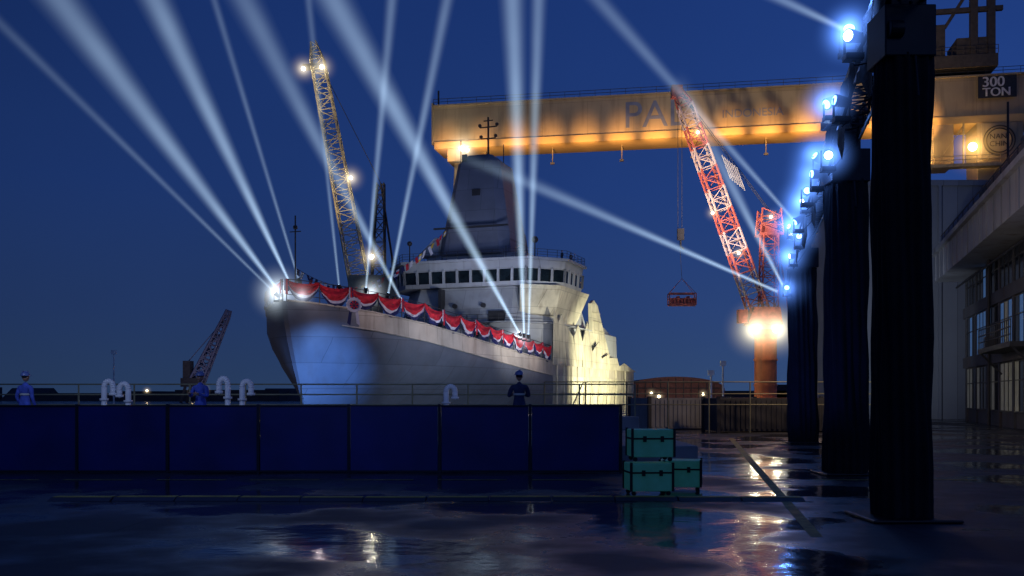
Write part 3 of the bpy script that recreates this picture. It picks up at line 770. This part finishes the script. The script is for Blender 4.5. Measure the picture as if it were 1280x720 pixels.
# ---------------------------------------------------------------- office building
ob = empty('office_building', (18,30,0), (0,0,math.atan2(0.9596,0.2816)))
bm = bmesh.new(); LB = 41
abox(bm,-8,LB,-14,-1.9,0,9.7)
for z in (3.6,7.0): abox(bm,-8,LB+0.1,-1.9,-1.72,z,z+0.7)
for x in range(-8,LB+1,4): abox(bm,x,x+0.45,-1.895,-1.78,0,9.68)
finish('walls', bm, M['wall'], ob)
bm = bmesh.new(); abox(bm,-9,LB+1,-14.5,0,9.71,11.7); abox(bm,-9,LB+1,-14.5,0.25,11.5,11.8)
for x in range(-9,LB+1,2): abox(bm,x,x+0.06,0.0,0.05,9.72,11.49)
finish('roof_fascia', bm, M['fascia'], ob)
bm = bmesh.new(); bmW = bmesh.new()
rnd = random.Random(5)
for fl,(z0,z1) in enumerate(((0.9,3.5),(4.35,6.9),(7.75,9.6))):
    for x in range(-8,LB-3,4):
        for q in range(3):
            xa = x+0.5+q*1.16
            if fl==0: mi = 1 if rnd.random()<0.7 else 0
            elif fl==1: mi = 2 if rnd.random()<0.4 else (1 if rnd.random()<0.15 else 0)
            else: mi = 2 if rnd.random()<0.2 else 0
            abox(bm,xa,xa+1.08,-1.89,-1.83,z0,z1,mi)
            abox(bmW,xa+1.08,xa+1.16,-1.89,-1.80,z0,z1)
        abox(bmW,x+0.45,x+4,-1.89,-1.79,z0-0.08,z0); abox(bmW,x+0.45,x+4,-1.89,-1.80,(z0+z1)/2+0.3,(z0+z1)/2+0.36)
        if fl==1 and rnd.random()<0.4: abox(bmW,x+1,x+2,-1.7,-1.3,z0+0.1,z0+0.8)
finish('windows', bm, [M['win'],M['winlit'],M['winblue']], ob)
finish('window_frames', bmW, M['dark'], ob)
bm = bmesh.new()
for xa,xb,z in ((4,12,7.1),(18,27,4.3)):
    abox(bm,xa,xb,-1.72,-0.5,z-0.25,z)
    for h in (0.35,0.7,1.05): strut(bm,(xa,-0.55,z+h),(xb,-0.55,z+h),0.035,5)
    nx = int((xb-xa)/0.5)
    for i in range(nx+1): strut(bm,(xa+i*0.5,-0.55,z),(xa+i*0.5,-0.55,z+1.05),0.025,4)
    for x in (xa+0.2,xb-0.2): strut(bm,(x,-1.7,z-1.4),(x,-0.6,z-0.2),0.06,4)
for x in (2.2,14.2,30.2): strut(bm,(x,-1.6,0),(x,-1.6,9.7),0.09,8)
strut(bm,(-8,-1.3,9.2),(LB,-1.3,9.2),0.07,6)
for h in (12.3,12.8): strut(bm,(-9,-0.3,h),(LB,-0.3,h),0.03,4)
for x in range(-9,LB,2): strut(bm,(x,-0.3,11.8),(x,-0.3,12.8),0.03,4)
finish('balconies', bm, M['dark'], ob)
bm = bmesh.new()
abox(bm,26,40,-9,-3,11.81,15.3); abox(bm,25.6,40.4,-9.3,-2.7,15.3,15.6); abox(bm,30,34,-7,-4,15.6,17.6)
for x in range(26,41,2): strut(bm,(x,-2.75,11.8),(x,-2.75,13.2),0.05,4)
strut(bm,(26,-2.75,13.2),(40,-2.75,13.2),0.05,4); strut(bm,(38,-4,15.6),(38,-4,21),0.08,5)
finish('plant_room', bm, M['dark'], ob)
light('facade_lamp','SPOT',(15,42,2.0),300,(0.95,0.95,0.85),(23,52,3.5),0.3,110,1.0)
light('facade_lamp','SPOT',(15,36,5),420,(0.75,0.82,1),(20,44,11),0.3,110,1.0)

bm = bmesh.new(); abox(bm,24.9,36,72.5,84,0,17); abox(bm,24.7,36.2,72.3,84.2,17.0,17.4)
for x in (26.8,28.9,31): abox(bm,x,x+0.2,72.3,72.49,0,17)
finish('grey_hall', bm, M['shed'], None)
light('hall_lamp','SPOT',(19.5,58,3),2800,(0.75,0.85,1),(25.5,72.5,8),0.4,85,1.0)

# ---------------------------------------------------------------- distance
rnd = random.Random(11)
bm = bmesh.new(); x = -420
while x < 60:
    wd = rnd.uniform(14,50); h = rnd.uniform(2.5,5.2)
    y = 330+rnd.uniform(-10,20)
    if rnd.random()<0.5: prism(bm,[(x,y),(x+wd,y),(x+wd,y+20),(x,y+20)],[(x,y+9),(x+wd,y+9),(x+wd,y+11),(x,y+11)],0,h+1.5)
    else: abox(bm,x,x+wd,y,y+20,0,h)
    x += wd*rnd.uniform(0.7,1.1)
x = 60
while x < 420:
    wd = rnd.uniform(14,40); abox(bm,x,x+wd,350,370,0,rnd.uniform(3,6)); x += wd*0.9
finish('distant_warehouses', bm, M['silh'])
bm = bmesh.new()
A = []; B = []
for i in range(17):
    a = math.pi*i/16; xx = 43-13*math.cos(a); zz = 3.6+3.2*math.sin(a)
    A.append(bm.verts.new((xx,262,zz))); B.append(bm.verts.new((xx,300,zz)))
for i in range(16): bm.faces.new([A[i],A[i+1],B[i+1],B[i]]).material_index = 1
A += [bm.verts.new((56,262,0)), bm.verts.new((30,262,0))]; bm.faces.new(A).material_index = 1
for k in range(13): abox(bm,31+k*2,31.2+k*2,261.6,261.9,0,4.2+2.2*math.sin(math.pi*k/12))
for z in (3.6,5.2): abox(bm,31.5,54.5,261.5,261.59,z,z+0.3)
finish('arched_warehouse', bm, [M['silh'],M['dred']])
light('warehouse_lamp','SPOT',(43,225,1),9000,(1,0.75,0.6),(43,262,5),0.4,60,1.0)
bm = bmesh.new()
for px,y,h in ((-60,150,8),(26.5,125,5.5),(24,120,4.2)):
    strut(bm,(px,y,0),(px,y,h),0.12,6); abox(bm,px-0.35,px+0.35,y-0.2,y+0.2,h,h+0.6)
finish('marker_post', bm, M['whitep'])
for l in ((-62,200,3.0),(35,250,2.4),(48,250,2.2),(27,240,2.8),(-110,300,3.3),(-90,280,3.0),(31,210,1.6)): 
    lamp(l,0.3,'lampw',WW,0,1.3,1.0)

# ---------------------------------------------------------------- quay platform, railing, vents, barrier
bm = bmesh.new(); abox(bm,-40,4.3,23.0,34.2,0.004,0.55); abox(bm,-40,4.3,33.7,34.4,0.552,1.0); finish('concrete_platform', bm, M['conc'], bevel=0.03)
bm = bmesh.new()
for i in range(19):
    x = -30+i*1.9
    if x > 4.2: break
    strut(bm,(x,34,1.0),(x,34,2.1),0.03,6)
for h in (1.4,1.75,2.1): strut(bm,(-30,34,h),(4.2,34,h),0.025,6)
for i in range(10):
    x = 1.5+i*1.9; strut(bm,(x,46,0),(x,46,2.35),0.035,6)
for h in (1.3,1.8,2.35): strut(bm,(1.5,46,h),(18.6,46,h),0.025,6)
strut(bm,(1.9,34,1.0),(3.3,46,2.35),0.03,5)
finish('quay_railing', bm, M['rail'])
for x,mir,sc_ in ((-12.7,1,1),(-11.95,-1,0.95),(-8.85,-1,1.05),(-8.4,1,1.0),(-2.05,1,0.9)):
    bm = bmesh.new()
    ptsv = [(0,0,0),(0,0,1.28)]
    for i in range(1,11):
        a = math.pi*i/10*1.05; ptsv.append((0.12*(1-math.cos(a)),0,1.28+0.16*math.sin(a)))
    ptsv.append((ptsv[-1][0],0,ptsv[-1][2]-0.16))
    for a,b in zip(ptsv,ptsv[1:]): strut(bm,a,b,0.075,12); ball(bm,b,0.076,1)
    strut(bm,(0,0,0),(0,0,0.05),0.17,12); strut(bm,(0,0,0.9),(0,0,0.96),0.12,12)
    e = ptsv[-1]; strut(bm,(e[0],0,e[2]-0.05),(e[0],0,e[2]+0.02),0.11,12)
    o = finish('gooseneck_vent', bm, M['vent'], smooth=True, loc=(x,31,0.551)); o.scale = (mir*1.15,1.15,sc_*1.12)
brr = empty('event_barrier', (0,22,0))
bm = bmesh.new(); bmf = bmesh.new()
for i in range(11):
    x0 = 2.4-2*(i+1); dy = 0.02*math.sin(i*2.3); abox(bm,x0+0.04,x0+1.96,-0.03+dy,0.03+dy,0.06,1.47)
    abox(bmf,x0-0.03,x0+0.03,-0.06,0.06,0.0,1.52); strut(bmf,(x0,0.0,1.2),(x0,0.7,0.55),0.025,5)
    abox(bmf,x0+0.03,x0+1.97,-0.055,0.055,1.47,1.5); abox(bmf,x0+0.03,x0+1.97,-0.055,0.055,0.02,0.06)
abox(bmf,2.37,2.43,-0.06,0.06,0,1.52)
finish('panels', bm, M['panel'], brr); finish('frame', bmf, M['trussm'], brr)
for x,y,z,r_ in ((2.35,17.2,0,0.1),(3.05,18.0,0,-0.2),(2.4,17.3,0.575,0.05)):
    e = empty('equipment_case',(x,y,z),(0,0,r_))
    bm = bmesh.new(); abox(bm,-0.36,0.36,-0.3,0.3,0.08,0.55); finish('case', bm, M['teal'], e, bevel=0.015)
    bm = bmesh.new()
    for sx in (-1,1):
        for sy in (-1,1):
            abox(bm,sx*0.36-0.02,sx*0.36+0.02,sy*0.3-0.02,sy*0.3+0.02,0.08,0.57); strut(bm,(sx*0.3,sy*0.22-0.02,0.04),(sx*0.3,sy*0.22+0.02,0.04),0.04,10)
    abox(bm,-0.37,0.37,-0.31,0.31,0.38,0.41)
    for sx in (-0.15,0.15): abox(bm,sx-0.03,sx+0.03,-0.325,-0.311,0.34,0.44)
    finish('trim', bm, M['trussm'], e)
for x,y,z,mm,rz in ((12.5,48,0,'silh',0.1),(15.5,58,0,'oran',-0.1),(9.4,52,0,'conc',0.3)):
    e = empty('shipping_container',(x,y,z),(0,0,rz)); bm = bmesh.new(); abox(bm,-3,3,-1.2,1.2,0.05,1.6)
    for i in range(24): abox(bm,-2.9+i*0.245,-2.78+i*0.245,-1.25,-1.2,0.15,1.5)
    finish('body', bm, M[mm], e)
    bm = bmesh.new()
    for sx in (-3,3):
        for sy in (-1.2,1.2): abox(bm,sx-0.08,sx+0.08,sy-0.09,sy+0.09,0,1.68)
    finish('corner_posts', bm, M['dark'], e)

# ---------------------------------------------------------------- people
def person(name, loc, rz, cloth, parent=None, hat=True, pose=0, detail=True):
    e = empty(name, loc, (0,0,rz), parent)
    V = []; Ed = []; Rd = []
    def add(p,r,par=None):
        V.append(p); Rd.append(r)
        if par is not None: Ed.append((par,len(V)-1))
        return len(V)-1
    pel = add((0,0,0.95),0.15); sp_ = add((0,0,1.12),0.135,pel); ch = add((0,0,1.30),0.155,sp_); nk = add((0,0,1.46),0.065,ch); add((0,0.01,1.53),0.055,nk)
    hands = []
    for sg in (-1,1):
        sh = add((sg*0.19,0,1.39),0.075,ch)
        if pose == 0: el = (sg*0.27,-0.03,1.12); wr = (sg*0.25,0.10,0.88)
        else: el = (sg*0.27,0.06,1.14); wr = (sg*0.14,0.27,1.20)
        ei = add(el,0.052,sh); wi = add(wr,0.036,ei); hands.append((sg,Vector(el),Vector(wr)))
        hp = add((sg*0.10,0,0.86),0.10,pel); kn = add((sg*0.12,0.02,0.48),0.068,hp); an = add((sg*0.13,-0.02,0.10),0.05,kn); add((sg*0.14,0.15,0.045),0.045,an)
    me = bpy.data.meshes.new('body'); me.from_pydata(V,Ed,[]); me.materials.append(M[cloth])
    o = bpy.data.objects.new('body', me); COL.objects.link(o); o.parent = e
    sm = o.modifiers.new('skin','SKIN'); sm.use_smooth_shade = True
    for i,r in enumerate(Rd):
        me.skin_vertices[0].data[i].radius = (r, r*(0.72 if i in (0,1,2) else 1))
    me.skin_vertices[0].data[0].use_root = True
    ss = o.modifiers.new('sub','SUBSURF'); ss.levels = 1; ss.render_levels = 2
    bm = bmesh.new(); ball(bm,(0,0.015,1.655),0.1,3,0,0.80,0.98,1.18)
    for v in bm.verts:
        if v.co.z < 1.60 : v.co.x *= 0.86
    ball(bm,(0,0.118,1.645),0.018,1,0,0.8,1.2,1.5)
    for sg in (-1,1): ball(bm,(sg*0.082,0.0,1.65),0.025,1,0,0.4,0.8,1.3)
    finish('head', bm, M['skin'], e, smooth=True)
    bm = bmesh.new()
    for sg in (-1,1): ball(bm,(sg*0.032,0.102,1.668),0.011,1)
    abox(bm,-0.025,0.025,0.098,0.106,1.597,1.603); ball(bm,(0,-0.006,1.685),0.1,2,0,0.84,0.98,1.0)
    finish('hair_and_features', bm, M['hair'], e)
    if hat:
        bm = bmesh.new(); g = bmesh.ops.create_icosphere(bm, subdivisions=3, radius=0.128)
        bmesh.ops.delete(bm, geom=[v for v in bm.verts if v.co.z < -0.01], context='VERTS')
        for v in bm.verts: v.co = Vector((v.co.x*0.92,v.co.y*1.05+0.0,v.co.z*0.95+1.70))
        strut(bm,(0,0.03,1.695),(0,0.03,1.705),0.14,24)
        abox(bm,-0.012,0.012,-0.11,0.11,1.80,1.828)
        finish('hard_hat', bm, M['hat'], e, smooth=False)
    bm = bmesh.new()
    for z,rx,ry in ((1.17,0.158,0.118),):
        for i in range(20):
            a=2*math.pi*i/20; b=2*math.pi*(i+1)/20
            q=[(rx*math.cos(a),ry*math.sin(a),z),(rx*math.cos(b),ry*math.sin(b),z),(rx*math.cos(b),ry*math.sin(b),z+0.05),(rx*math.cos(a),ry*math.sin(a),z+0.05)]
            bm.faces.new([bm.verts.new(x) for x in q])
    finish('reflective_tape', bm, M['vest'], e)
    if detail:
        for sg,el,wr in hands:
            d = (wr-el).normalized(); side = Vector((0,1,0)).cross(d).normalized() if abs(d.y)<0.9 else Vector((1,0,0))
            fw = d.cross(side).normalized()
            bm = bmesh.new()
            strut(bm,wr-d*0.01,wr+d*0.09,0.028,10,0.036)
            for k,(o_,ln) in enumerate(((-0.03,0.065),(-0.01,0.078),(0.01,0.073),(0.029,0.057))):
                a = wr+d*0.085+fw*o_; b = a+d*ln*0.5+side*sg*-0.005; c_ = b+d*ln*0.42-side*sg*0.018
                strut(bm,a,b,0.0095,8,0.009); strut(bm,b,c_,0.009,8,0.007)
            a = wr+d*0.03-fw*0.03; b = a+d*0.035-fw*0.03; strut(bm,a,b,0.012,8,0.010); strut(bm,b,b+d*0.03-fw*0.004,0.010,8,0.008)
            finish('hand', bm, M['skin'], e, smooth=True)
    return e
person('shipyard_worker',(0.19,26,0.552),R(8),'cover',pose=1)
person('shipyard_worker',(-13.2,27,0.552),R(-20),'cover2')
person('shipyard_worker',(-8.45,27,0.552),R(160),'cover2',pose=1)
for wd,s,z,rz in ((7.0,43.4,19.56,3.0),(10.8,50,19.56,2.5),(11.3,52.5,19.56,2.8),(11.6,56.2,15.96,2.0)):
    person('crew_member',(wd,s,z),rz,'cover',ship,hat=False,detail=False)
for wd,s in ((6.6,12.5),(5.6,14),(7.2,17.5)):
    person('crew_member',(wd,s,interp(s,2)),2.6,'cover',ship,hat=False,detail=False)

# ---------------------------------------------------------------- lights on ship
light('quay_flood','SPOT',(23,126,1.2),52000,(1,0.96,0.68),sw(12,60,5.5),0.3,70,0.9)
light('quay_flood','SPOT',(31,138,1.2),26000,(1,0.93,0.6),sw(12,70,5),0.3,60,1.0)
light('deck_flood','SPOT',(24,98,4.5),34000,(1,0.94,0.80),sw(11,48,13),0.4,24,1.0)
light('deck_flood','SPOT',(10,96,4.5),16000,(0.95,0.96,1),sw(0,42,14),0.4,40,1.0)
light('bow_wash','SPOT',(-8,70,0.8),56000,(0.16,0.37,1.0),sw(2.5,3,3.5),0.3,26,1.0)
light('hull_wash','SPOT',(6,78,1.0),17000,(0.62,0.74,1.0),sw(9,22,6),0.4,66,1.0)
light('mast_wash','SPOT',sw(14,20,9.5),8500,(0.55,0.62,1.0),sw(0,50,28),0.4,50,1.0)
light('hull_wash','SPOT',(-34,82,1.0),900,(1,0.75,0.5),sw(-5,5,5),0.4,60,1.0)
for s_ in (1,7,14,22,30,38):
    p = edge(s_,1); q = sw(p.x+2.8,p.y-2.4,p.z+0.3)
    light('bunting_lamp','POINT',q,150,(1,0.80,0.82),size=0.1)
halo(sw(-0.8,0.2,11.2),3.0,(0.75,0.88,1),3.6); halo(sw(1.5,0.5,10.9),1.6,(0.8,0.9,1),1.8); halo(sw(11.2,31.5,8.5),2.4,(0.8,0.88,1),3.0)
halo(sw(3.5,10,12.0),2.2,(0.8,0.9,1),2.2)
light('stage_wash','SPOT',(-6,12,6),520,(0.15,0.25,1),(-6,22,0.8),0.3,110,1.0)
light('stage_wash','SPOT',(-12,20,6.5),800,(0.55,0.68,1),(-11,31,1.6),0.2,60,1.0)
light('stage_wash','SPOT',(-2,20,6.5),350,(0.55,0.68,1),(-2,31,1.6),0.2,50,1.0)
light('yard_flood','POINT',(13,44,6),600,(1,0.7,0.45),size=0.3)

# ---------------------------------------------------------------- camera
cam = bpy.data.cameras.new('Camera'); cam.lens = 35; cam.sensor_width = 36; cam.shift_y = 135/1280
cam.clip_end = 6000; cam.clip_start = 0.1
co = bpy.data.objects.new('Camera', cam); co.location = (0,0,1.7); co.rotation_euler = (R(90),0,0)
COL.objects.link(co); sc.camera = co
